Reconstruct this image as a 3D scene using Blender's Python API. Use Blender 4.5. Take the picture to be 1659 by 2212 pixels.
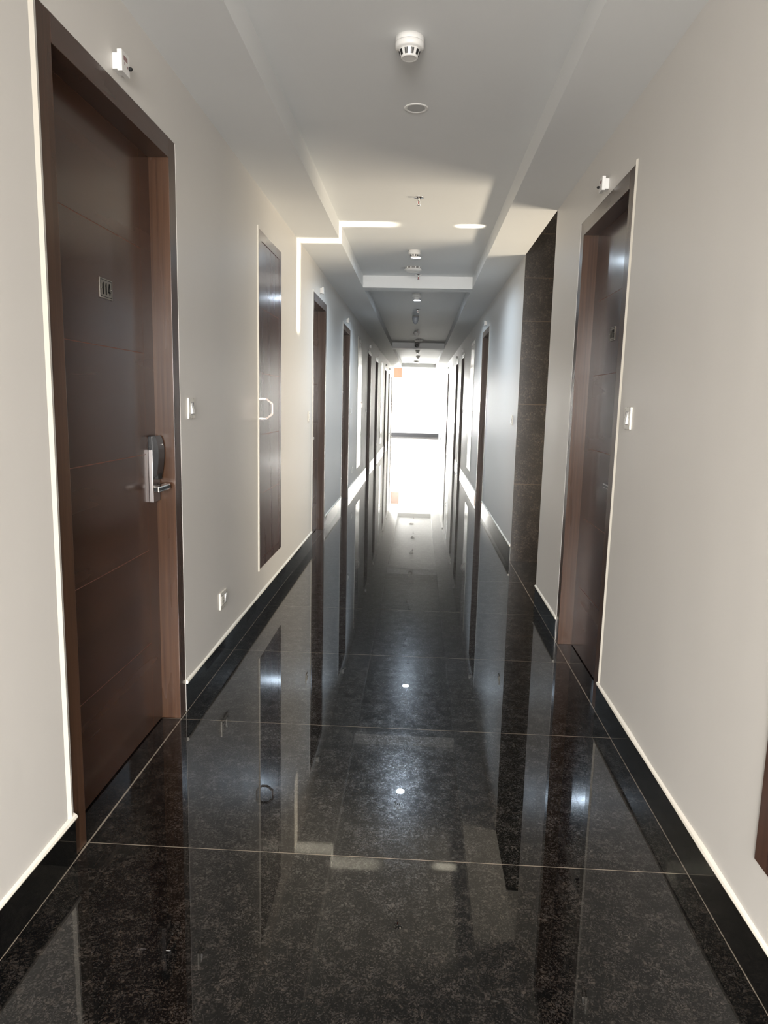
import bpy, bmesh, math, random
from mathutils import Vector, Matrix
random.seed(7)
for o in list(bpy.data.objects): bpy.data.objects.remove(o, do_unlink=True)
S = bpy.context.scene
COL = S.collection

# ------------------------------------------------------------------ camera
CAM_H = 1.4
PITCH, YAW, ROLL, FPX = 0.154264, 0.045538, 0.023944, 1525.7
def setup_camera():
    cy, sy, cp, sp = math.cos(YAW), math.sin(YAW), math.cos(PITCH), math.sin(PITCH)
    f = Vector((-sy*cp, cy*cp, -sp)); rt = Vector((cy, sy, 0)); up = rt.cross(f)
    c, s = math.cos(ROLL), math.sin(ROLL)
    R = c*rt + s*up; U = -s*rt + c*up
    cam = bpy.data.cameras.new('camera'); o = bpy.data.objects.new('camera', cam)
    M = Matrix((R, U, -f)).transposed().to_4x4(); M.translation = Vector((0, 0, CAM_H))
    o.matrix_world = M
    cam.sensor_fit = 'HORIZONTAL'; cam.sensor_width = 36.0; cam.lens = 36.0*FPX/1659.0
    cam.clip_start = 0.02; cam.clip_end = 200
    COL.objects.link(o); S.camera = o
setup_camera()

# ------------------------------------------------------------------ colour management and world
S.view_settings.view_transform = 'Standard'; S.view_settings.look = 'None'
S.view_settings.exposure = 0.0; S.view_settings.gamma = 1.0
S.view_settings.use_curve_mapping = False
W = bpy.data.worlds.new('world'); S.world = W; W.use_nodes = True
W.node_tree.nodes['Background'].inputs[0].default_value = (0.75, 0.85, 1, 1)
W.node_tree.nodes['Background'].inputs[1].default_value = 0.3

# ------------------------------------------------------------------ lights
def area(name, loc, direction, sx, sy, watts, col, spread=180, up=(0, 0, 1), shape='RECTANGLE'):
    l = bpy.data.lights.new(name, 'AREA'); l.shape = shape
    l.size = sx; l.size_y = sy; l.energy = watts; l.color = col; l.spread = math.radians(spread)
    o = bpy.data.objects.new(name, l)
    z = -Vector(direction).normalized(); u = Vector(up); x = u.cross(z).normalized(); y = z.cross(x)
    M = Matrix((x, y, z)).transposed().to_4x4(); M.translation = Vector(loc); o.matrix_world = M
    COL.objects.link(o); return o
# daylight from the open lobby behind the photographer
area('lobby_daylight', (-0.05, -3.2, 1.5), (0, 1, -0.6), 1.7, 2.2, 375, (1.0, 0.97, 0.94), spread=115)
# daylight of the bright cross hall at the far end
area('hall_daylight', (-3.4, 26.9, 1.7), (0.45, 1, 0), 3.0, 2.6, 1500, (1.0, 1.0, 0.98))
area('hall_window_daylight', (-5.6, 28.5, 1.7), (1, 0, 0), 3.2, 2.6, 950, (0.97, 1.0, 1.0))
area('hall_fill', (-1.85, 29.9, 1.25), (0.16, -1, 0.08), 1.2, 2.2, 240, (1.0, 1.0, 0.97), spread=70)  # unseen panel added to brighten the far stretch of corridor
# warm daylight low in the side passage
area('passage_daylight', (2.8, 5.63, 0.4), (-1, 0, 0.55), 1.25, 0.6, 48, (1.0, 0.86, 0.66), spread=120)
# sun bounced off the polished passage floor: two thin collimated slabs of light
def slab(name, ang, s0, s1, xpos, watts, y0=5.835, y1=5.985):
    a = math.radians(ang); sm = (s0+s1)/2
    z = (sm - xpos*math.sin(a))/math.cos(a)
    return area(name, (xpos, (y0+y1)/2, z), (-math.cos(a), 0, math.sin(a)), y1-y0, s1-s0, watts,
                (1.0, 0.90, 0.70), spread=2.0, up=(math.sin(a), 0, math.cos(a)))
slab('sun_glint', 25, 1.36, 2.43, 2.0, 3.6)
slab('sun_glint', 62, 1.56, 1.71, 1.75, 0.4, 5.90, 5.965)

# ------------------------------------------------------------------ materials
def new_mat(name):
    m = bpy.data.materials.new(name); m.use_nodes = True
    return m, m.node_tree.nodes, m.node_tree.links, m.node_tree.nodes['Principled BSDF']
def simple(name, col, rough=0.5, metal=0.0, spec=0.5, coat=0.0, bump=0.0, bscale=60):
    m, N, L, b = new_mat(name)
    b.inputs['Base Color'].default_value = (*col, 1); b.inputs['Roughness'].default_value = rough
    b.inputs['Metallic'].default_value = metal; b.inputs['Specular IOR Level'].default_value = spec
    b.inputs['Coat Weight'].default_value = coat; b.inputs['Coat Roughness'].default_value = 0.06
    tc = N.new('ShaderNodeTexCoord'); n = N.new('ShaderNodeTexNoise'); n.inputs['Scale'].default_value = bscale
    L.new(tc.outputs['Object'], n.inputs['Vector'])
    r = N.new('ShaderNodeMapRange'); r.inputs['To Min'].default_value = max(rough-0.04, 0.02); r.inputs['To Max'].default_value = rough+0.04
    L.new(n.outputs['Fac'], r.inputs['Value']); L.new(r.outputs['Result'], b.inputs['Roughness'])
    if bump:
        bp = N.new('ShaderNodeBump'); bp.inputs['Strength'].default_value = bump; bp.inputs['Distance'].default_value = 0.002
        L.new(n.outputs['Fac'], bp.inputs['Height']); L.new(bp.outputs['Normal'], b.inputs['Normal'])
    return m
def paint(name, col, rough, var=0.03, spec=0.5):
    # brushed paint: faint vertical unevenness in tone, sheen and surface
    m, N, L, b = new_mat(name)
    tc = N.new('ShaderNodeTexCoord'); mp = N.new('ShaderNodeMapping'); mp.inputs['Scale'].default_value = (3, 3, 0.7)
    L.new(tc.outputs['Object'], mp.inputs['Vector'])
    n = N.new('ShaderNodeTexNoise'); n.inputs['Scale'].default_value = 1.6; n.inputs['Detail'].default_value = 5
    L.new(mp.outputs['Vector'], n.inputs['Vector'])
    cr = N.new('ShaderNodeMix'); cr.data_type = 'RGBA'
    cr.inputs['A'].default_value = (*[c*(1-var) for c in col], 1); cr.inputs['B'].default_value = (*[min(c*(1+var), 1) for c in col], 1)
    L.new(n.outputs['Fac'], cr.inputs['Factor']); L.new(cr.outputs['Result'], b.inputs['Base Color'])
    mr = N.new('ShaderNodeMapRange'); mr.inputs['To Min'].default_value = rough-0.07; mr.inputs['To Max'].default_value = rough+0.07
    L.new(n.outputs['Fac'], mr.inputs['Value']); L.new(mr.outputs['Result'], b.inputs['Roughness'])
    b.inputs['Specular IOR Level'].default_value = spec
    n2 = N.new('ShaderNodeTexNoise'); n2.inputs['Scale'].default_value = 5; n2.inputs['Detail'].default_value = 3
    mp2 = N.new('ShaderNodeMapping'); mp2.inputs['Scale'].default_value = (1, 1, 0.35)
    L.new(tc.outputs['Object'], mp2.inputs['Vector']); L.new(mp2.outputs['Vector'], n2.inputs['Vector'])
    bp = N.new('ShaderNodeBump'); bp.inputs['Strength'].default_value = 0.12; bp.inputs['Distance'].default_value = 0.01
    L.new(n2.outputs['Fac'], bp.inputs['Height']); L.new(bp.outputs['Normal'], b.inputs['Normal'])
    return m
def wood(name, dark, light, along, rough=0.22, coat=0.35, fine=0.55):
    m, N, L, b = new_mat(name)
    tc = N.new('ShaderNodeTexCoord'); mp = N.new('ShaderNodeMapping')
    sc = {'y': (22, 0.8, 22), 'z': (60, 60, 1.2)}[along]
    mp.inputs['Scale'].default_value = sc
    L.new(tc.outputs['Object'], mp.inputs['Vector'])
    n = N.new('ShaderNodeTexNoise'); n.inputs['Scale'].default_value = 1.5; n.inputs['Detail'].default_value = 6; n.inputs['Distortion'].default_value = 0.15
    L.new(mp.outputs['Vector'], n.inputs['Vector'])
    mp2 = N.new('ShaderNodeMapping'); mp2.inputs['Scale'].default_value = {'y': (6, .5, 6), 'z': (6, 6, .5)}[along]
    L.new(tc.outputs['Object'], mp2.inputs['Vector'])
    n2 = N.new('ShaderNodeTexNoise'); n2.inputs['Scale'].default_value = 1.2; n2.inputs['Detail'].default_value = 3
    L.new(mp2.outputs['Vector'], n2.inputs['Vector'])
    ad = N.new('ShaderNodeMath'); ad.operation = 'MULTIPLY_ADD'; ad.inputs[1].default_value = fine
    ml = N.new('ShaderNodeMath'); ml.operation = 'MULTIPLY'; ml.inputs[1].default_value = 1-fine
    L.new(n2.outputs['Fac'], ml.inputs[0]); L.new(n.outputs['Fac'], ad.inputs[0]); L.new(ml.outputs[0], ad.inputs[2])
    cr = N.new('ShaderNodeValToRGB'); e = cr.color_ramp.elements
    e[0].position = 0.33; e[0].color = (*dark, 1); e[1].position = 0.66; e[1].color = (*light, 1)
    L.new(ad.outputs[0], cr.inputs['Fac']); L.new(cr.outputs['Color'], b.inputs['Base Color'])
    mr = N.new('ShaderNodeMapRange'); mr.inputs['To Min'].default_value = rough; mr.inputs['To Max'].default_value = rough+0.12
    L.new(n2.outputs['Fac'], mr.inputs['Value']); L.new(mr.outputs['Result'], b.inputs['Roughness'])
    b.inputs['Coat Weight'].default_value = coat; b.inputs['Coat Roughness'].default_value = 0.15
    b.inputs['Specular IOR Level'].default_value = 0.3
    return m
def granite(name, base, grain, amount, rough, coat, grout=False, sc=1.0, haze=0.0, joints=None):
    m, N, L, b = new_mat(name)
    tc = N.new('ShaderNodeTexCoord')
    def math_(op, a, bb=None, c=None):
        n = N.new('ShaderNodeMath'); n.operation = op
        for i, v in enumerate((a, bb, c)):
            if v is None: continue
            if isinstance(v, (int, float)): n.inputs[i].default_value = v
            else: L.new(v, n.inputs[i])
        return n.outputs[0]
    vo = N.new('ShaderNodeTexVoronoi'); vo.inputs['Scale'].default_value = 70*sc; vo.inputs['Randomness'].default_value = 1
    nz = N.new('ShaderNodeTexNoise'); nz.inputs['Scale'].default_value = 30*sc; nz.inputs['Detail'].default_value = 3
    L.new(tc.outputs['Object'], nz.inputs['Vector'])
    mv = N.new('ShaderNodeMix'); mv.data_type = 'RGBA'; mv.inputs['Factor'].default_value = 0.03
    L.new(tc.outputs['Object'], mv.inputs['A']); L.new(nz.outputs['Color'], mv.inputs['B'])
    L.new(mv.outputs['Result'], vo.inputs['Vector'])
    sep = N.new('ShaderNodeSeparateColor'); L.new(vo.outputs['Color'], sep.inputs['Color'])
    cl = N.new('ShaderNodeTexNoise'); cl.inputs['Scale'].default_value = 9*sc; cl.inputs['Detail'].default_value = 6; cl.inputs['Roughness'].default_value = 0.7
    L.new(tc.outputs['Object'], cl.inputs['Vector'])
    # grains: random cells, more of them where the cluster noise is high
    v = math_('ADD', sep.outputs[0], math_('MULTIPLY', math_('SUBTRACT', cl.outputs['Fac'], 0.5), 1.3))
    g = N.new('ShaderNodeMapRange'); g.inputs['From Min'].default_value = 1.0-amount; g.inputs['From Max'].default_value = 1.18-amount*0.5
    L.new(v, g.inputs['Value'])
    edge = N.new('ShaderNodeMapRange'); edge.inputs['From Min'].default_value = 0.75; edge.inputs['From Max'].default_value = 0.3
    L.new(vo.outputs['Distance'], edge.inputs['Value'])
    gf = math_('MULTIPLY', g.outputs['Result'], edge.outputs['Result'])
    # fine glitter
    v2 = N.new('ShaderNodeTexVoronoi'); v2.inputs['Scale'].default_value = 260*sc
    L.new(tc.outputs['Object'], v2.inputs['Vector'])
    s2 = N.new('ShaderNodeSeparateColor'); L.new(v2.outputs['Color'], s2.inputs['Color'])
    gl = math_('MULTIPLY', math_('GREATER_THAN', s2.outputs[1], 0.965), 0.55)
    v3 = N.new('ShaderNodeTexVoronoi'); v3.inputs['Scale'].default_value = 170*sc
    L.new(mv.outputs['Result'], v3.inputs['Vector'])
    s3 = N.new('ShaderNodeSeparateColor'); L.new(v3.outputs['Color'], s3.inputs['Color'])
    g3 = N.new('ShaderNodeMapRange'); g3.inputs['From Min'].default_value = 0.68; g3.inputs['From Max'].default_value = 1.15
    L.new(math_('ADD', s3.outputs[0], math_('MULTIPLY', math_('SUBTRACT', cl.outputs['Fac'], 0.5), 1.6)), g3.inputs['Value'])
    f = math_('MAXIMUM', math_('MAXIMUM', math_('MULTIPLY', gf, 0.75), math_('MULTIPLY', g3.outputs['Result'], 0.62)), gl)
    gm = N.new('ShaderNodeMix'); gm.data_type = 'RGBA'
    gm.inputs['A'].default_value = (*grain, 1); gm.inputs['B'].default_value = (grain[0]*0.8, grain[1]*0.95, grain[2]*1.15, 1)
    L.new(sep.outputs[2], gm.inputs['Factor'])
    mx = N.new('ShaderNodeMix'); mx.data_type = 'RGBA'; mx.inputs['A'].default_value = (*base, 1)
    L.new(f, mx.inputs['Factor']); L.new(gm.outputs['Result'], mx.inputs['B'])
    out = mx.outputs['Result']
    rough_out = None
    sx = N.new('ShaderNodeSeparateXYZ'); L.new(tc.outputs['Object'], sx.inputs['Vector'])
    line = None
    if grout:
        t = math_('DIVIDE', math_('SUBTRACT', sx.outputs['Y'], 2.003), 0.8865)
        d = math_('MULTIPLY', math_('ABSOLUTE', math_('SUBTRACT', math_('FRACT', math_('ADD', t, 0.5)), 0.5)), 0.8865)
        line = math_('LESS_THAN', d, 0.0014)
        wob = math_('MULTIPLY', cl.outputs['Fac'], 0.006)
        for xx, w in ((-1.0035, 0.0012), (0.8635, 0.0012)):
            l2 = math_('LESS_THAN', math_('ABSOLUTE', math_('SUBTRACT', sx.outputs['X'], xx)), math_('ADD', wob, w-0.0014))
            line = math_('MAXIMUM', line, l2)
    if joints:
        line = None
        for z in joints:
            l2 = math_('LESS_THAN', math_('ABSOLUTE', math_('SUBTRACT', sx.outputs['Z'], z)), 0.004)
            line = l2 if line is None else math_('MAXIMUM', line, l2)
    if line is not None:
        gx = N.new('ShaderNodeMix'); gx.data_type = 'RGBA'
        gx.inputs['B'].default_value = (0.22, 0.185, 0.145, 1) if grout else (0.06, 0.04, 0.028, 1)
        L.new(line, gx.inputs['Factor']); L.new(out, gx.inputs['A']); out = gx.outputs['Result']
    L.new(out, b.inputs['Base Color'])
    rr = N.new('ShaderNodeMapRange'); rr.inputs['To Min'].default_value = rough*0.75; rr.inputs['To Max'].default_value = rough*1.3
    L.new(cl.outputs['Fac'], rr.inputs['Value']); L.new(rr.outputs['Result'], b.inputs['Roughness'])
    b.inputs['Specular IOR Level'].default_value = haze if haze else 0.5
    if grout:   # the crystals glint, the black ground between them hardly does
        L.new(math_('MULTIPLY_ADD', f, 0.65, 0.03), b.inputs['Specular IOR Level'])
    b.inputs['Coat Weight'].default_value = coat; b.inputs['Coat Roughness'].default_value = 0.008; b.inputs['Coat IOR'].default_value = 1.46
    return m

M_wall = paint('cream_wall_paint', (0.69, 0.665, 0.625), 0.42)
M_ceil = paint('white_ceiling_paint', (0.80, 0.81, 0.805), 0.55, var=0.015, spec=0.35)
M_lip_lit = paint('cream_catch_light', (0.79, 0.745, 0.65), 0.45)  # paler than the walls, catch light on lips and beads painted in
M_grey = paint('grey_cladding', (0.30, 0.31, 0.30), 0.4)
M_floor = granite('black_granite_floor', (0.0025, 0.0024, 0.0024), (0.058, 0.042, 0.031), 0.22, 0.2, 1.0, grout=True, haze=0.2, sc=1.95)
M_skirt = granite('black_granite_skirting', (0.003, 0.0032, 0.0035), (0.015, 0.013, 0.010), 0.10, 0.2, 1.0, haze=0.12)
M_clad = granite('brown_granite_cladding', (0.011, 0.008, 0.006), (0.075, 0.052, 0.038), 0.32, 0.30, 0.3, sc=0.9, joints=[0.705, 1.41, 2.12, 2.48, 2.84])
M_leaf = wood('dark_walnut_veneer', (0.044, 0.0175, 0.008), (0.060, 0.025, 0.012), 'y', rough=0.2, coat=0.35, fine=0.12)
M_frame = wood('walnut_frame_veneer', (0.036, 0.016, 0.008), (0.075, 0.037, 0.020), 'z', coat=0.15, fine=0.75)
M_head = wood('walnut_head_veneer', (0.050, 0.026, 0.017), (0.078, 0.041, 0.027), 'y', coat=0.3)
M_hatch = wood('walnut_hatch_veneer', (0.050, 0.022, 0.014), (0.10, 0.048, 0.032), 'z', rough=0.22, coat=1.0)
M_groove = simple('groove_edge_lit', (0.18, 0.075, 0.048), 0.5)  # lighter than the leaf veneer: lit groove edges put into the colour
M_white = simple('white_plastic', (0.80, 0.79, 0.76), 0.35)
M_offwhite = simple('ivory_plastic', (0.66, 0.63, 0.56), 0.28)
M_plastic2 = simple('grey_plastic', (0.30, 0.29, 0.28), 0.35)
M_black = simple('black_plastic', (0.008, 0.008, 0.009), 0.22)
M_dark = simple('dark_slot', (0.01, 0.01, 0.01), 0.7)
M_steel = simple('brushed_steel', (0.30, 0.28, 0.275), 0.36, metal=1.0)
M_chrome = simple('chrome', (0.85, 0.84, 0.82), 0.10, metal=1.0)
M_reflector = simple('grey_reflector', (0.45, 0.45, 0.44), 0.4)
M_bronze = simple('brown_chrome', (0.36, 0.31, 0.28), 0.16, metal=1.0)
M_plate = simple('number_plate_metal', (0.20, 0.18, 0.155), 0.35, metal=0.35)
M_ink = simple('black_lettering', (0.006, 0.006, 0.006), 0.7, spec=0.2)
M_red = simple('red_bulb', (0.45, 0.03, 0.02), 0.15, coat=0.5)
M_mark = simple('red_print', (0.22, 0.10, 0.10), 0.5)
M_salmon = wood('salmon_wood', (0.078, 0.036, 0.019), (0.092, 0.045, 0.026), 'z', rough=0.6, coat=0)
M_blue = simple('dark_blue_gap', (0.015, 0.015, 0.06), 0.4)
def emit(name, col, s):
    m, N, L, b = new_mat(name)
    b.inputs['Base Color'].default_value = (*col, 1); b.inputs['Emission Color'].default_value = (*col, 1)
    b.inputs['Emission Strength'].default_value = s; return m
M_led = emit('lit_led', (0.72, 0.86, 1.0), 260)

# ------------------------------------------------------------------ mesh helpers
def box(bm, x0, x1, y0, y1, z0, z1, mi=0, bevel=0.0):
    xs, ys, zs = sorted((x0, x1)), sorted((y0, y1)), sorted((z0, z1))
    v = [bm.verts.new((x, y, z)) for x in xs for y in ys for z in zs]
    fs = [(0, 1, 3, 2), (4, 6, 7, 5), (0, 4, 5, 1), (2, 3, 7, 6), (0, 2, 6, 4), (1, 5, 7, 3)]
    faces = []
    for f in fs:
        fc = bm.faces.new([v[i] for i in f]); fc.material_index = mi; faces.append(fc)
    if bevel:
        es = {e for f in faces for e in f.edges}
        r = bmesh.ops.bevel(bm, geom=list(es), offset=bevel, segments=2, affect='EDGES', profile=0.6)
        for f in r['faces']: f.material_index = mi
def lathe(bm, prof, c, seg=40, mi=0, axis='z'):
    # prof: list of (radius, height); axis of revolution through c
    rings = []
    for r, h in prof:
        ring = []
        for k in range(seg):
            a = 2*math.pi*k/seg
            if axis == 'z': p = (c[0]+r*math.cos(a), c[1]+r*math.sin(a), c[2]+h)
            elif axis == 'x': p = (c[0]+h, c[1]+r*math.cos(a), c[2]+r*math.sin(a))
            else: p = (c[0]+r*math.cos(a), c[1]+h, c[2]+r*math.sin(a))
            ring.append(bm.verts.new(p))
        rings.append(ring)
    for a, b in zip(rings, rings[1:]):
        for k in range(seg):
            f = bm.faces.new((a[k], a[(k+1) % seg], b[(k+1) % seg], b[k])); f.material_index = mi; f.smooth = True
    for ring in (rings[0], rings[-1]):
        try:
            f = bm.faces.new(ring); f.material_index = mi
        except ValueError: pass
def prism(bm, pts, axis, a0, a1, mi=0, smooth=False):
    # extrude a closed 2D outline along an axis: 'y' -> pts (x,z), 'z' -> pts (x,y), 'x' -> pts (y,z)
    def P(p, t):
        return {'y': (p[0], t, p[1]), 'z': (p[0], p[1], t), 'x': (t, p[0], p[1])}[axis]
    A = [bm.verts.new(P(p, a0)) for p in pts]; B = [bm.verts.new(P(p, a1)) for p in pts]
    n = len(pts)
    for k in range(n):
        f = bm.faces.new((A[k], A[(k+1) % n], B[(k+1) % n], B[k])); f.material_index = mi; f.smooth = smooth
    bm.faces.new(A).material_index = mi; bm.faces.new(B[::-1]).material_index = mi
def link(name, bm, mats, parent=None, origin=(0, 0, 0), smooth_angle=True):
    bmesh.ops.recalc_face_normals(bm, faces=bm.faces[:])
    me = bpy.data.meshes.new(name)
    bmesh.ops.translate(bm, verts=bm.verts[:], vec=-Vector(origin))
    bm.to_mesh(me); bm.free()
    for m in (mats if isinstance(mats, (list, tuple)) else [mats]): me.materials.append(m)
    o = bpy.data.objects.new(name, me); COL.objects.link(o)
    if parent is not None: o.parent = parent
    else: o.location = origin
    return o
def thing(name, loc, label, cat, group=None, kind=None):
    o = bpy.data.objects.new(name, None); o.empty_display_size = 0.05
    o.location = loc; COL.objects.link(o); tag(o, label, cat, group, kind); return o
def tag(o, label=None, cat=None, group=None, kind=None):
    if label: o['label'] = label
    if cat: o['category'] = cat
    if group: o['group'] = group
    if kind: o['kind'] = kind
    return o
class Part:
    """collects shapes in world coordinates for one part of a thing"""
    def __init__(s): s.bm = bmesh.new()
    def done(s, name, mats, root, parent=None, label=None):
        o = link(name, s.bm, mats, parent or root, origin=root.location)
        if label: o['label'] = label
        return o

XL, XR = -1.0077, 0.8676          # faces of the two long walls
ZS, ZT = 2.670, 2.800             # underside of the soffit, top of the ceiling trays
Y0, Y1 = -3.6, 26.5               # corridor ends
SIDE = {'L': (XL, 1), 'R': (XR, -1)}

# ------------------------------------------------------------------ openings
HEAD = 2.40; FW = 0.075; GAP = 0.0
DOORS = {   # side: (near edge, far edge, lock side)
    'L': [(1.928, 2.972, 'far'), (6.72, 7.68, 'near'), (9.29, 10.30, 'near'), (13.75, 14.85, 'near'), (16.25, 17.35, 'near'),
          (20.60, 21.65, 'near'), (23.0, 24.0, 'near'), (25.55, 26.35, 'near')],
    'R': [(3.165, 4.165, 'near'), (9.30, 10.35, 'near'), (14.30, 15.35, 'near'), (16.45, 17.55, 'near'), (21.45, 22.55, 'near')]}
HATCH = {'L': [(4.445, 5.165), (11.60, 12.36), (18.62, 19.42), (24.60, 25.2)],
         'R': [(0.90, 1.642), (11.66, 12.42), (19.18, 19.95)]}
HZ0, HZ1 = 0.305, 2.425
OPEN = (4.93, 6.33)

def wall(name, side, spans, extra=None):
    X, s = SIDE[side]; bm = bmesh.new()
    holes = [(a, b, 0.0, HEAD) for a, b, _ in DOORS[side]] + [(a, b, HZ0, HZ1) for a, b in HATCH[side]]
    holes.sort()
    x1 = X - s*0.16
    for (ya, yb) in spans:
        y = ya
        for a, b, z0, z1 in holes:
            if b <= ya or a >= yb: continue
            box(bm, X, x1, y, a, 0, 3.3)
            box(bm, X, x1, a, b, z1, 3.3)
            if z0 > 0: box(bm, X, x1, a, b, 0, z0)
            y = b
        box(bm, X, x1, y, yb, 0, 3.3)
    o = link(name, bm, M_wall); tag(o, kind='structure'); return o
tag(wall('wall_left', 'L', [(Y0, Y1)]), 'long cream painted wall on the left of the corridor', 'wall')
tag(wall('wall_right', 'R', [(Y0, OPEN[0])]), 'cream painted wall on the right, nearer than the side opening', 'wall')
tag(wall('wall_right', 'R', [(OPEN[1]+0.004, 25.6)]), 'cream painted wall on the right, beyond the side opening', 'wall')

# floor
bm = bmesh.new(); box(bm, -7.5, 7.5, Y0-0.3, 31, -0.05, 0)
tag(link('floor', bm, M_floor), 'polished black speckled granite slab floor running down the corridor', 'floor', kind='structure')

# ceiling with trays
bm = bmesh.new()
TX0, TX1 = -0.672, 0.552
trays = [(-3.0, 8.215), (8.45, 17.10), (17.55, 26.0)]
box(bm, XL, TX0, Y0, Y1, ZS, ZT+0.1); box(bm, TX1, XR, Y0, Y1, ZS, ZT+0.1)
box(bm, TX0, TX1, Y0, Y1, ZT, ZT+0.1)
ys = [Y0] + [v for t in trays for v in t] + [Y1]
for a, b in zip(ys[0::2], ys[1::2]): box(bm, TX0, TX1, a, b, ZS, ZT)
tag(link('ceiling', bm, M_ceil), 'white ceiling with long recessed trays between plain borders', 'ceiling', kind='structure')

# side passage on the right
bm = bmesh.new(); box(bm, XR, XR+0.165, OPEN[1], OPEN[1]+0.0036, 0, 3.3); box(bm, XR+0.165, 5.6, OPEN[1], OPEN[1]+0.12, 0, 3.3)
clad = link('wall_passage', bm, M_clad)
tag(clad, 'brown speckled granite cladding on the far side of the side opening', 'wall', kind='structure')
bm = bmesh.new(); box(bm, XR+0.16, 5.6, OPEN[0]-0.12, OPEN[0], 0, 3.3); box(bm, 5.6, 5.7, OPEN[0]-0.12, OPEN[1]+0.12, 0, 3.3)
tag(link('wall_passage_near', bm, M_wall), 'cream wall on the near side of the side passage', 'wall', kind='structure')
bm = bmesh.new(); box(bm, XR+0.001, 5.6, OPEN[0]-0.12, OPEN[1]+0.12, 3.3, 3.4)
tag(link('ceiling_passage', bm, M_ceil), 'ceiling of the side passage', 'ceiling', kind='structure')

# cross hall at the far end
bm = bmesh.new()
box(bm, -6.5, 2.6, 30.4, 30.55, 0, 3.3)
tag(link('wall_far', bm, M_wall), 'brightly daylit blank wall at the far end of the corridor', 'wall', kind='structure')
bm = bmesh.new()
box(bm, -6.6, -6.5, 26.3, 30.6, 0, 3.3); box(bm, -6.5, XL-0.16, 26.34, 26.5, 0, 3.3)
tag(link('wall_hall_left', bm, M_wall), 'cream walls of the cross hall left of the corridor mouth', 'wall', kind='structure')
bm = bmesh.new(); box(bm, XR, XR+0.16, 27.45, 30.4, 0, 3.3)
tag(link('wall_hall_right', bm, M_wall), 'short cream wall on the right just before the far wall', 'wall', kind='structure')
bm = bmesh.new(); box(bm, -6.6, 2.6, Y1, 30.6, 3.3, 3.4)
box(bm, XL, XR, Y1-0.001, Y1+0.05, ZS, 3.3)
tag(link('ceiling_hall', bm, M_ceil), 'ceiling of the cross hall beyond the corridor', 'ceiling', kind='structure')
bm = bmesh.new(); box(bm, XR-0.004, XR+0.16, 25.6, 27.45, 0, 3.3)
box(bm, XR-0.02, XR-0.004, 27.30, 27.45, 0, 0.13, 1)
tag(link('trim_1', bm, [M_grey, M_skirt]), 'grey pilaster strip at the far right end of the corridor', 'pilaster', kind='structure')
bm = bmesh.new(); box(bm, -6.5, XR, 30.385, 30.4, 0, 0.125)
tag(link('baseboard_far', bm, simple('dark_stone_skirting', (0.02, 0.02, 0.022), 0.6, spec=0.2)), 'dark stone skirting under the far wall', 'skirting', kind='structure')
# lobby closure behind the photographer
bm = bmesh.new(); box(bm, XL-0.2, XR+0.2, Y0-0.15, Y0, 0, 3.3)
tag(link('wall_back', bm, M_wall), 'wall behind the photographer', 'wall', kind='structure')

# skirtings with joints and cream lips
def skirting(name, side, spans, label):
    X, s = SIDE[side]; bm = bmesh.new()
    dz = [(a, b) for a, b, _ in DOORS[side]]
    joints = [2.003 + 0.8865*k for k in range(-7, 28)]
    for ya, yb in spans:
        segs = []; y = ya
        for a, b in sorted(dz):
            if b <= ya or a >= yb: continue
            segs.append((y, a)); y = b
        segs.append((y, yb))
        for a, b in segs:
            if b-a < 0.01: continue
            cuts = [a] + [j for j in joints if a+0.02 < j < b-0.02] + [b]
            for c0, c1 in zip(cuts, cuts[1:]):
                box(bm, X-s*0.004, X+s*0.005, c0+0.0009, c1-0.0009, 0.0005, 0.128, 0)
            n = max(2, int((b-a)/0.25)); e = 0.004
            # a slightly uneven rounded lip on top of the stone, catch light in its cream
            prof = [(0.0, 0.0), (0.009, 0.001), (0.012, 0.007), (0.009, 0.013), (0.0, 0.018)]
            rings = []
            for k in range(n+1):
                y = a + (b-a)*k/n; w = 1 + 0.12*math.sin(y*7.3)+0.1*math.sin(y*17.1)
                rings.append([bm.verts.new((X+s*p*w-s*0.001, y, 0.128+q*w)) for p, q in prof])
            for r0, r1 in zip(rings, rings[1:]):
                for k in range(len(prof)-1):
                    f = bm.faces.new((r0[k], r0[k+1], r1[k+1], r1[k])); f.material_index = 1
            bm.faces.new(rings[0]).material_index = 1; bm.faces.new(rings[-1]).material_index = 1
    o = link(name, bm, [M_skirt, M_lip_lit]); tag(o, label, 'skirting', kind='structure')
skirting('baseboard_left', 'L', [(Y0, Y1)], 'black granite skirting with cream catch-light edge along the left wall')
skirting('baseboard_right', 'R', [(Y0, OPEN[0])], 'black granite skirting with cream catch-light edge along the near right wall')
skirting('baseboard_right', 'R', [(OPEN[1]+0.03, 25.6)], 'black granite skirting along the right wall beyond the side opening')

# ------------------------------------------------------------------ doors
GLYPH = {   # outlines in a unit cell, bold stencilled figures
 '1': [[(0.30, 0.0), (0.62, 0.0), (0.62, 1.0), (0.42, 1.0), (0.16, 0.80), (0.16, 0.66), (0.30, 0.74)]],
 '4': [[(0.54, 0.0), (0.80, 0.0), (0.80, 1.0), (0.54, 1.0)], [(0.0, 0.20), (0.98, 0.20), (0.98, 0.35), (0.0, 0.35)], [(0.0, 0.35), (0.22, 0.35), (0.60, 1.0), (0.40, 1.0)]],
 '2': [[(0.02, 0.0), (0.96, 0.0), (0.96, 0.20), (0.40, 0.20), (0.82, 0.52), (0.95, 0.72), (0.88, 0.92), (0.66, 1.0), (0.32, 1.0), (0.10, 0.90), (0.04, 0.68), (0.34, 0.68), (0.40, 0.80), (0.56, 0.80), (0.62, 0.70), (0.54, 0.56), (0.02, 0.18)]]}
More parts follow.
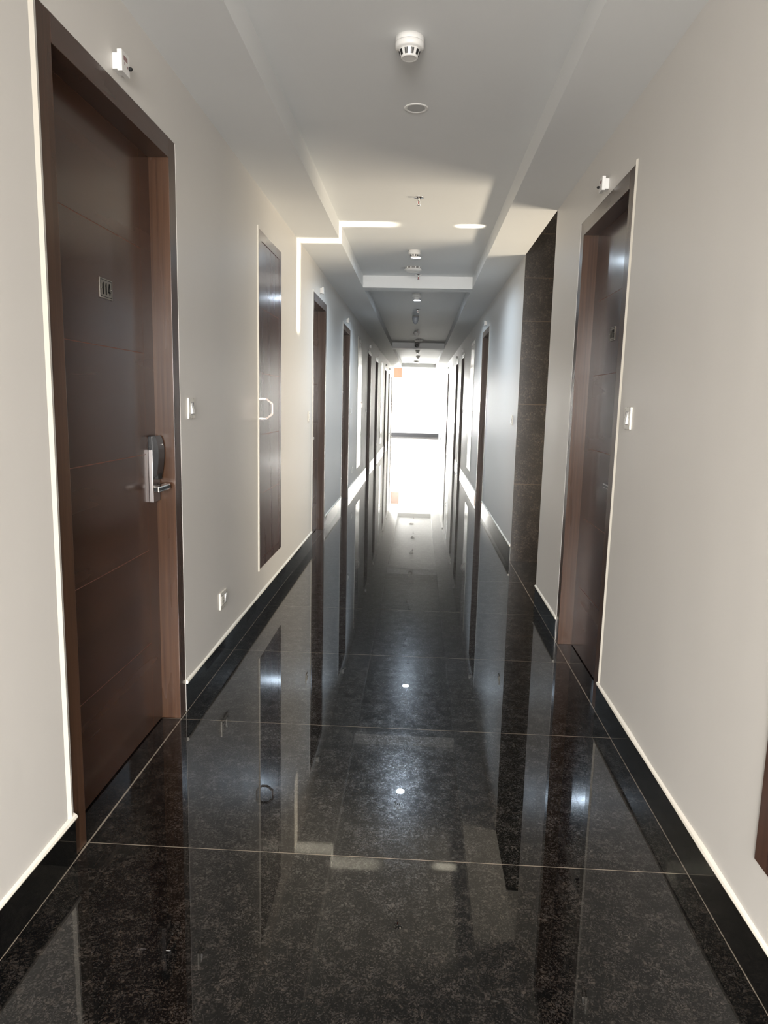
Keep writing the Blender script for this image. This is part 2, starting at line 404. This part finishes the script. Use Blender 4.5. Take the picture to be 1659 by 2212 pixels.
def numerals(text, side, yc, d, zc, w, h, root, parent):
    X, s = SIDE[side]; cell = w/len(text)
    p = Part()
    for i, ch in enumerate(text):
        for poly in GLYPH[ch]:
            pts = []
            for a, b in poly:
                t = -w/2 + cell*(i + 0.08 + 0.84*a)
                pts.append((yc + s*t, zc + (b-0.5)*h))
            prism(p.bm, pts, 'x', X+s*d, X+s*(d+0.0008))
    bmesh.ops.triangulate(p.bm, faces=[f for f in p.bm.faces if len(f.verts) > 4], quad_method='BEAUTY', ngon_method='EAR_CLIP')
    return p.done('numerals', M_ink, root, parent)

D_LEAF = -0.082          # leaf face behind the wall face
GZ = [0.38, 0.775, 1.17, 1.568, 1.963]
door_no = [0]
def door(side, a, b, lock, label, number=None, detail=True):
    X, s = SIDE[side]; door_no[0] += 1
    mid = (a+b)/2
    root = thing('door_%d' % door_no[0], (X, mid, 0), label, 'door', kind='structure')
    x = lambda d: X + s*d
    zi = HEAD - FW
    # frame: two jambs and a head, each its own part
    p = Part(); box(p.bm, x(-0.001), x(-0.14), a, a+FW, 0, HEAD, 0, 0.0015); p.done('jamb', M_frame, root)
    p = Part(); box(p.bm, x(-0.001), x(-0.14), b-FW, b, 0, HEAD, 0, 0.0015); p.done('jamb', M_frame, root)
    p = Part(); box(p.bm, x(-0.0005), x(-0.14), a+FW, b-FW, zi, HEAD, 0, 0.001); p.done('door_head', M_head, root)
    # plaster bead with painted-in catch light down the near side of the frame
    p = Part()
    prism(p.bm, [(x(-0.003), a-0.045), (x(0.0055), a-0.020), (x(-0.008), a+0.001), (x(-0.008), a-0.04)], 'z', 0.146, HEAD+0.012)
    p.done('plaster_bead', M_lip_lit, root, label='cream plaster edge with painted catch light beside the frame')
    # leaf: veneered boards with fine grooves over a core
    li0, li1 = a+FW, b-FW
    p = Part(); box(p.bm, x(D_LEAF-0.0010), x(D_LEAF-0.04), li0, li1, 0.006, zi, 1)
    g = 0.0016
    if lock == 'far': st = (li1-0.105, li1); fl = (li0, li1-0.105)
    else: st = (li0, li0+0.105); fl = (li0+0.105, li1)
    if side == 'R' and number: fl = (li0, li1-0.10); st = (li1-0.10, li1)
    box(p.bm, x(D_LEAF), x(D_LEAF-0.01), st[0]+g/2, st[1], 0.006, zi, 0)
    zz = [0.006] + GZ + [zi]
    for z0, z1 in zip(zz, zz[1:]): box(p.bm, x(D_LEAF), x(D_LEAF-0.01), fl[0], fl[1]-g/2, z0+g, z1-g, 0)
    leaf = p.done('leaf', [M_leaf, M_groove], root)
    # lock set
    yy = (lambda t: li1 - t) if lock == 'far' else (lambda t: li0 + t)   # t: distance from the lock edge
    L0 = D_LEAF
    p = Part(); box(p.bm, x(L0), x(L0+0.017), yy(0.006), yy(0.084), 0.972, 1.238, 0, 0.002)
    lk = p.done('door_lock', M_steel, root, label='brushed steel lock body')
    if detail:
        p = Part()
        box(p.bm, x(L0+0.001), x(L0+0.0185), yy(0.004), yy(0.0855), 1.186, 1.242, 0, 0.002)
        ysA, ysB = yy(0.010), yy(0.078)
        pts = [(x(L0+0.016), 1.075), (x(L0+0.030), 1.078), (x(L0+0.034), 1.10), (x(L0+0.040), 1.15), (x(L0+0.040), 1.19), (x(L0+0.034), 1.225), (x(L0+0.026), 1.243), (x(L0+0.016), 1.243)]
        prism(p.bm, pts, 'y', min(ysA, ysB), max(ysA, ysB))
        bmesh.ops.bevel(p.bm, geom=[e for e in p.bm.edges if e.calc_length() > 0.05 and abs(e.verts[0].co.z-e.verts[1].co.z) < 1e-5], offset=0.002, segments=2, affect='EDGES')
        p.done('card_reader', M_black, root, lk, 'black card reader hood')
        p = Part(); box(p.bm, x(L0+0.0395), x(L0+0.0412), yy(0.032), yy(0.036), 1.205, 1.209); p.done('indicator_light', M_white, root, lk)
        p = Part(); box(p.bm, x(L0+0.016), x(L0+0.032), yy(0.022), yy(0.066), 1.064, 1.10, 0, 0.003); p.done('card_slot', M_dark, root, lk)
    p = Part()
    lathe(p.bm, [(0.013, 0), (0.013, s*0.045)], (x(L0+0.016), yy(0.035), 1.032), 24, axis='x')
    ya, yb = yy(0.018), yy(0.150)
    box(p.bm, x(L0+0.040), x(L0+0.066), ya, yb, 1.022, 1.045, 0, 0.004)
    p.done('lever', M_chrome, root, lk, 'chrome lever handle')
    if detail:
        p = Part(); box(p.bm, x(L0+0.045), x(L0+0.061), yb, yb+(0.0015 if lock == 'near' else -0.0015), 1.0265, 1.0405); p.done('lever_inlay', M_black, root, lk)
        p = Part(); box(p.bm, x(L0+0.0655), x(L0+0.0672), min(ya, yb)+0.004, max(ya, yb)-0.004, 1.028, 1.039); p.done('lever_inlay', M_black, root, lk)
    if number:
        yc = {'L': 2.468, 'R': 3.655}[side]
        p = Part(); box(p.bm, x(L0), x(L0+0.003), yc-0.050, yc+0.050, 1.728, 1.795, 0, 0.0008)
        pl = p.done('number_plate', M_plate, root, label='grey metal number plate')
        p = Part(); t = 0.0016
        for (y0, y1, z0, z1) in ((-0.044, 0.044, 1.7890, 1.7890+t), (-0.044, 0.044, 1.7335, 1.7335+t), (-0.044, -0.044+t, 1.7335, 1.7906), (0.044-t, 0.044, 1.7335, 1.7906)):
            box(p.bm, x(L0+0.0031), x(L0+0.0036), yc+y0, yc+y1, z0, z1)
        p.done('plate_border', M_ink, root, pl)
        numerals(number, side, yc, L0+0.0031, 1.7615, 0.070, 0.040, root, pl)
        for k in (-1, 1):
            p = Part(); lathe(p.bm, [(0.0028, 0), (0.0022, s*0.0015), (0.0005, s*0.002)], (x(L0+0.003), yc+k*0.038, 1.7615), 12, axis='x'); p.done('screw', M_chrome, root, pl)
    return root

names_left = ['dark walnut room door numbered 114 in the left foreground',
 'brown room door in the left wall just past the tall service hatch',
 'brown room door in the left wall with a steel lever catching light, before the second hatch',
 'brown room door in the left wall directly beyond the second hatch',
 'brown room door in the left wall directly before the third hatch',
 'brown room door in the left wall directly beyond the third hatch',
 'narrow-looking brown room door in the left wall before the fourth hatch',
 'last door in the left wall at the corridor mouth']
names_right = ['dark walnut room door numbered 112 in the right wall before the side opening',
 'brown room door in the right wall just past the side opening',
 'brown room door in the right wall directly beyond the pale hatch with a ring handle',
 'brown room door in the right wall directly before the farthest right hatch',
 'last brown room door in the right wall near the bright end wall']
for i, (a, b, lk) in enumerate(DOORS['L']): door('L', a, b, lk, names_left[i], '114' if i == 0 else None, i < 3)
for i, (a, b, lk) in enumerate(DOORS['R']): door('R', a, b, lk, names_right[i], '112' if i == 0 else None, i < 2)

# ------------------------------------------------------------------ service hatches
def hatch(side, a, b, label, rev=False):
    X, s = SIDE[side]; x = lambda d: X + s*d
    root = thing('service_hatch', (X, (a+b)/2, HZ0), label, 'hatch', 'walnut service hatches set in the walls')
    w = 0.085
    p = Part()
    box(p.bm, x(0.004), x(-0.04), a, a+w, HZ0, HZ1, 0, 0.001); box(p.bm, x(0.004), x(-0.04), b-w, b, HZ0, HZ1, 0, 0.001)
    box(p.bm, x(0.0038), x(-0.04), a+w, b-w, HZ0, HZ0+0.055, 0, 0.001); box(p.bm, x(0.0038), x(-0.04), a+w, b-w, HZ1-0.06, HZ1, 0, 0.001)
    p.done('hatch_frame', M_hatch, root)
    p = Part(); li0, li1 = a+w+0.003, b-w-0.003; z0, z1 = HZ0+0.058, HZ1-0.063
    box(p.bm, x(0.002), x(-0.035), li0, li1, z0, z1, 1)
    zz = [z0] + [0.795, 1.176, 1.562, 1.962] + [z1]
    for q0, q1 in zip(zz, zz[1:]): box(p.bm, x(0.003), x(-0.006), li0, li1, q0+0.0018, q1-0.0018, 0)
    leaf = p.done('hatch_door', [M_hatch, M_groove], root)
    # D shaped pull with chamfered corners
    p = Part(); yh = li0+0.02; t = 0.010; dz = 0.068; zc = 1.34; D = 0.072
    outer = [(x(0.002), zc+dz), (x(0.030), zc+dz), (x(D), zc+dz*0.52), (x(D), zc-dz*0.52), (x(0.030), zc-dz), (x(0.002), zc-dz)]
    inner = [(x(0.002), zc+dz-t), (x(0.027), zc+dz-t), (x(D-t), zc+dz*0.40), (x(D-t), zc-dz*0.40), (x(0.027), zc-dz+t), (x(0.002), zc-dz+t)]
    wd = 0.018
    def ring(y): return [bm2.verts.new((q[0], y, q[1])) for q in outer+inner[::-1]]
    bm2 = p.bm; A = ring(yh-wd/2); B = ring(yh+wd/2); n = len(A)
    for k in range(n): bm2.faces.new((A[k], A[(k+1) % n], B[(k+1) % n], B[k]))
    m = len(outer)
    for R in (A, B):
        for k in range(m-1): bm2.faces.new((R[k], R[k+1], R[n-2-k], R[n-1-k]))
    bmesh.ops.bevel(bm2, geom=bm2.edges[:], offset=0.0015, segments=2, affect='EDGES')
    p.done('pull_handle', M_bronze, root, leaf, 'polished bronze-toned D-shaped pull handle')
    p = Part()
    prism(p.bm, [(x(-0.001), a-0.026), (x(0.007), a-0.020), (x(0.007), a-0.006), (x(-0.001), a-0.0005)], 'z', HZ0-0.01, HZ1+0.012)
    p.done('plaster_bead', M_lip_lit, root, label='cream plaster bead with painted catch light beside the hatch')
    return root
hl = ['nearest tall walnut hatch in the left wall, just before the second left door',
      'second hatch along the left wall, pale with reflected light, with a ring-like handle',
      'third hatch along the left wall, a bright narrow strip with a ring handle',
      'fourth and farthest hatch along the left wall']
hr = ['hatch cut by the right picture edge in the right foreground',
      'hatch in the right wall between the second and third right doors, ring-like handle',
      'farthest hatch in the right wall, a bright narrow strip']
for (a, b), l in zip(HATCH['L'], hl): hatch('L', a, b, l)
for (a, b), l in zip(HATCH['R'], hr): hatch('R', a, b, l)

# ------------------------------------------------------------------ indicator boxes over the doors
def indicator(side, y, z, label, big=True):
    X, s = SIDE[side]; x = lambda d: X + s*d
    root = thing('indicator_box', (X, y, z), label, 'indicator box', 'indicator boxes above the room doors')
    p = Part(); box(p.bm, x(0), x(0.022), y-0.026, y+0.026, z-0.024, z+0.024, 0, 0.002); p.done('back_box', M_white, root)
    p = Part(); box(p.bm, x(0.018), x(0.034), y-0.031, y+0.031, z-0.031, z+0.033, 0, 0.002); cv = p.done('cover', M_white, root)
    if big:
        p = Part()
        for (y0, y1, z0, z1) in ((-0.018, -0.010, 0.006, 0.020), (-0.007, 0.000, 0.006, 0.020), (0.003, 0.014, 0.006, 0.020), (-0.012, -0.008, -0.006, 0.003), (0.012, 0.017, -0.010, -0.002)):
            box(p.bm, x(0.0339), x(0.0344), y+y0*0.9, y+y1*0.9, z+z0, z+z1)
        p.done('red_lettering', M_mark, root, cv, 'small faded red lettering')
    p = Part(); lathe(p.bm, [(0.006, s*0.0), (0.006, s*0.008), (0.003, s*0.012)], (x(0.033), y+0.026, z-0.004), 16, axis='x'); p.done('lamp', M_plastic2 if not big else M_dark, root, cv)
indicator('L', 2.416, 2.452, 'white indicator box above door 114 in the left foreground')
ll = ['above the second left door, just past the sunlight streak', 'above the third left door', 'above the left door beyond the second hatch', 'above the left door before the third hatch',
      'above the left door beyond the third hatch', 'above the left door before the fourth hatch']
for (a, b, _), l in zip(DOORS['L'][1:7], ll): indicator('L', a+0.47, 2.472, 'small indicator box ' + l, False)
indicator('R', 3.622, 2.450, 'white indicator box above door 112 on the right wall')
lr = ['above the right door just past the side opening', 'above the third right door, beyond the ring-handled hatch', 'above the right door before the farthest right hatch', 'above the last right door']
for (a, b, _), l in zip(DOORS['R'][1:], lr): indicator('R', a+0.47, 2.472, 'small indicator box ' + l, False)

# ------------------------------------------------------------------ switch plates and sockets
def switch(side, y, z, label, w=0.088, h=0.092):
    X, s = SIDE[side]; x = lambda d: X + s*d
    root = thing('doorbell_switch', (X, y, z), label, 'switch', 'doorbell switches beside the doors')
    p = Part(); box(p.bm, x(0), x(0.009), y-w/2, y+w/2, z-h/2, z+h/2, 0, 0.003); pl = p.done('switch_plate', M_offwhite, root)
    p = Part(); box(p.bm, x(0.0088), x(0.0098), y-0.020, y+0.021, z-0.027, z+0.027); p.done('recess', M_plastic2, root)
    p = Part(); prism(p.bm, [(x(0.009), z-0.024), (x(0.019), z-0.022), (x(0.011), z+0.024), (x(0.009), z+0.024)], 'y', y-0.018, y+0.006); p.done('rocker', M_white, root)
    p = Part(); box(p.bm, x(0.0095), x(0.0105), y+0.009, y+0.018, z-0.020, z+0.024); p.done('name_window', M_blue, root, label='dark blue strip')
switch('L', 3.103, 1.353, 'ivory doorbell switch on the left wall beside door 114')
switch('L', 6.47, 1.256, 'ivory doorbell switch on the left wall before the second left door')
switch('L', 10.47, 1.252, 'ivory doorbell switch on the left wall beyond the third left door')
switch('L', 13.52, 1.25, 'small doorbell switch on the left wall before the door past the second hatch')
switch('R', 2.99, 1.358, 'ivory doorbell switch on the right wall nearer than door 112')
switch('R', 6.66, 1.262, 'ivory doorbell switch on the right wall beyond the granite-clad opening')
switch('R', 14.08, 1.25, 'small doorbell switch on the right wall before the third right door')
def socket(side, y, z, label):
    X, s = SIDE[side]; x = lambda d: X + s*d
    root = thing('power_socket', (X, y, z), label, 'socket', 'low sockets on the left wall')
    p = Part(); box(p.bm, x(0), x(0.009), y-0.062, y+0.062, z-0.045, z+0.045, 0, 0.003); p.done('socket_plate', M_offwhite, root)
    p = Part(); box(p.bm, x(0.0088), x(0.0098), y-0.050, y+0.050, z-0.029, z+0.029); p.done('recess', M_plastic2, root)
    p = Part(); box(p.bm, x(0.0097), x(0.011), y-0.044, y+0.004, z-0.025, z+0.025, 0, 0.0005)
    sk = p.done('socket_face', M_offwhite, root)
    p = Part()
    for dy, dz in ((-0.032, -0.008), (-0.010, -0.008), (-0.021, 0.012)): lathe(p.bm, [(0.0035, 0), (0.0035, s*0.0006)], (x(0.0109), y+dy, z+dz), 12, axis='x')
    p.done('pin_holes', M_dark, root, sk)
    p = Part(); prism(p.bm, [(x(0.0095), z-0.024), (x(0.011), z-0.024), (x(0.017), z+0.022), (x(0.0095), z+0.024)], 'y', y+0.014, y+0.040); p.done('rocker', M_white, root)
socket('L', 3.575, 0.352, 'ivory power socket low on the left wall between door 114 and the hatch')
socket('L', 10.85, 0.36, 'small power socket low on the left wall before the second hatch')

# ------------------------------------------------------------------ ceiling fixtures
def smoke(x, y, label, r=0.056, vents=True, drop=1.0):
    root = thing('smoke_detector', (x, y, ZT), label, 'smoke detector', 'smoke detectors down the middle of the ceiling')
    p = Part(); lathe(p.bm, [(r, 0), (r, -0.018), (r*0.985, -0.020)], (x, y, ZT), 48); p.done('mounting_base', M_white, root)
    p = Part(); lathe(p.bm, [(r*0.985, -0.0205), (r, -0.022), (r*0.99, -0.038), (r*0.90, -0.043), (r*0.74, -0.044), (r*0.72, -0.046), (r*0.60, -0.070), (r*0.58, -0.073), (r*0.50, -0.0745), (r*0.44, -0.073)], (x, y, ZT), 48)
    hd = p.done('sensor_head', M_white, root)
    root.scale = (1, 1, drop)
    if vents:
        p = Part()
        for k in range(10):
            a0 = 2*math.pi*k/10
            for j in (-1, 0, 1):
                a = a0 + j*0.11
                ra, rb = r*0.735, r*0.615
                c = Vector((math.cos(a), math.sin(a), 0)); t = Vector((-math.sin(a), math.cos(a), 0))*0.0013
                o = Vector((x, y, ZT)); e = c*0.0012
                q = [o+c*ra+e+Vector((0, 0, -0.049))-t, o+c*ra+e+Vector((0, 0, -0.049))+t, o+c*rb+e+Vector((0, 0, -0.068))+t, o+c*rb+e+Vector((0, 0, -0.068))-t]
                q2 = [v - c*0.004 for v in q]
                V = [p.bm.verts.new(v) for v in q+q2]
                for f in ((0, 1, 2, 3), (7, 6, 5, 4), (0, 4, 5, 1), (1, 5, 6, 2), (2, 6, 7, 3), (3, 7, 4, 0)): p.bm.faces.new([V[i] for i in f])
        p.done('vent_slots', M_dark, root, hd)
smoke(-0.080, 2.995, 'round white smoke detector nearest the camera in the ceiling tray')
smoke(-0.087, 6.87, 'smoke detector directly in front of the first lit ceiling lamp', drop=0.8)
smoke(-0.077, 9.50, 'smoke detector in front of the second lit lamp, just past the ceiling cross beam', vents=False)
smoke(-0.097, 14.55, 'dark silhouetted smoke detector two fixtures before the dome camera', vents=False)
smoke(-0.089, 19.5, 'smoke detector first past the dark tray end', vents=False)
smoke(-0.079, 21.8, 'farthest small smoke detector silhouette', vents=False)

def downlight(x, y, label, lit, r=0.058, watts=0):
    ZT = 2.800 - (0.006 if lit else 0)
    root = thing('downlight', (x, y, 2.800), label, 'downlight', 'recessed round downlights')
    p = Part(); lathe(p.bm, [(r, 0.0), (r, -0.002), (r*0.93, -0.0045), (r*0.78, -0.003), (r*0.72, 0.0)], (x, y, ZT), 48); p.done('trim_ring', M_white, root)
    p = Part(); lathe(p.bm, [(r*0.74, -0.0015), (r*0.60, -0.0005), (0.002, -0.0002)], (x, y, ZT), 48); p.done('lens' if lit else 'reflector', M_led if lit else M_reflector, root)
    if watts:
        l = bpy.data.lights.new('downlight_lamp', 'AREA'); l.shape = 'DISK'; l.size = r*1.4; l.energy = watts; l.color = (0.66, 0.82, 1.0); l.spread = math.radians(150)
        o = bpy.data.objects.new('downlight_lamp', l); o.location = (0, 0, -0.014); COL.objects.link(o); o.parent = root
downlight(-0.058, 3.655, 'unlit round recessed downlight behind the nearest smoke detector', False)
downlight(-0.075, 7.15, 'lit bluish downlight just behind the second smoke detector', True, watts=25)
downlight(-0.072, 10.06, 'lit bluish downlight beyond the ceiling cross beam', True, watts=25)

def sprinkler(x, y, label, red=True):
    root = thing('fire_sprinkler', (x, y, ZT), label, 'sprinkler', 'fire sprinklers down the middle of the ceiling')
    p = Part(); lathe(p.bm, [(0.036, 0), (0.035, -0.003), (0.016, -0.008), (0.012, -0.010)], (x, y, ZT), 32); p.done('escutcheon', M_chrome, root)
    p = Part(); lathe(p.bm, [(0.009, -0.008), (0.010, -0.022), (0.006, -0.024)], (x, y, ZT), 20)
    for k in (-1, 1):
        box(p.bm, x+k*0.009-0.0015, x+k*0.009+0.0015, y-0.0025, y+0.0025, ZT-0.048, ZT-0.020)
    box(p.bm, x-0.0105, x+0.0105, y-0.0025, y+0.0025, ZT-0.051, ZT-0.047)
    lathe(p.bm, [(0.015, -0.051), (0.0155, -0.0525), (0.004, -0.054)], (x, y, ZT), 24); p.done('body', M_chrome, root)
    p = Part(); lathe(p.bm, [(0.001, -0.024), (0.0035, -0.026), (0.0035, -0.044), (0.001, -0.047)], (x, y, ZT), 12); p.done('bulb', M_red, root, label='red glass bulb')
sprinkler(-0.046, 5.15, 'red-bulbed sprinkler alone on the ceiling before the sunlight streak')
sprinkler(-0.052, 8.12, 'red-bulbed sprinkler at the ceiling cross beam')
sprinkler(-0.062, 11.02, 'small sprinkler just before the hanging emergency lamp')
sprinkler(-0.076, 14.10, 'small sprinkler directly before the fourth smoke detector')
sprinkler(-0.062, 19.95, 'tiny sprinkler just past the dark tray end')
sprinkler(-0.065, 22.7, 'tiny sprinkler beyond the farthest smoke detector')
sprinkler(-0.070, 25.6, 'farthest tiny sprinkler at the end of the ceiling')

def disc(x, y, label, r=0.094):
    root = thing('ceiling_speaker', (x, y, ZT), label, 'ceiling fixture', 'shallow round ceiling fixtures')
    p = Part(); lathe(p.bm, [(r*0.80, 0), (r*0.78, -0.018)], (x, y, ZT), 48); p.done('collar', M_plastic2, root, label='dark slotted collar')
    p = Part()
    for k in range(10):
        a = 2*math.pi*k/10; c = Vector((math.cos(a), math.sin(a)))*r*0.80
        box(p.bm, x+c.x-0.006, x+c.x+0.006, y+c.y-0.006, y+c.y+0.006, ZT-0.020, ZT)
    lathe(p.bm, [(r*0.75, -0.017), (r*0.97, -0.020), (r, -0.026), (r*0.93, -0.032), (r*0.72, -0.042), (r*0.52, -0.049), (r*0.45, -0.047)], (x, y, ZT), 48); p.done('cover', M_white, root)
disc(-0.105, 7.70, 'shallow white disc fixture between the first lit lamp and the red sprinkler')
disc(-0.060, 16.25, 'dark shallow disc fixture directly before the dome camera', 0.088)
disc(-0.146, 24.4, 'farthest pale disc fixture near the bright end', 0.10)

# hanging emergency lamp
x, y = -0.102, 11.83
root = thing('emergency_lamp', (x, y, ZT), 'grey rounded lamp hanging from the ceiling tray beyond the third sprinkler', 'lamp')
p = Part(); lathe(p.bm, [(0.052, 0), (0.054, -0.010), (0.054, -0.022)], (x, y, ZT), 36); p.done('mounting_base', M_plastic2, root)
p = Part(); lathe(p.bm, [(0.052, -0.022), (0.053, -0.050), (0.048, -0.085), (0.034, -0.118), (0.014, -0.134), (0.002, -0.137)], (x, y, ZT), 36); p.done('housing', simple('lamp_housing_grey', (0.36, 0.38, 0.41), 0.35), root)
# dome camera
x, y = -0.094, 16.90
root = thing('dome_camera', (x, y, ZT), 'grey security camera with black round lens at the far end of the second ceiling tray', 'camera')
p = Part(); lathe(p.bm, [(0.056, 0), (0.058, -0.030), (0.055, -0.055)], (x, y, ZT), 36); p.done('housing', M_plastic2, root)
p = Part(); lathe(p.bm, [(0.050, -0.050), (0.055, -0.075), (0.047, -0.102), (0.026, -0.120), (0.003, -0.126)], (x, y, ZT), 36); bl = p.done('ball', M_plastic2, root)
p = Part(); lathe(p.bm, [(0.031, 0.0), (0.031, -0.016), (0.027, -0.019), (0.002, -0.017)], (x, y-0.045, ZT-0.086), 28, axis='y'); p.done('lens', M_black, root, bl, 'round black lens')

# salmon wooden board on the far wall
bm = bmesh.new(); box(bm, -1.12, -0.767, 30.37, 30.40, 2.437, 2.95, 0, 0.004)
o = link('wooden_board', bm, M_salmon); tag(o, 'salmon-coloured wooden board high on the bright end wall', 'board')
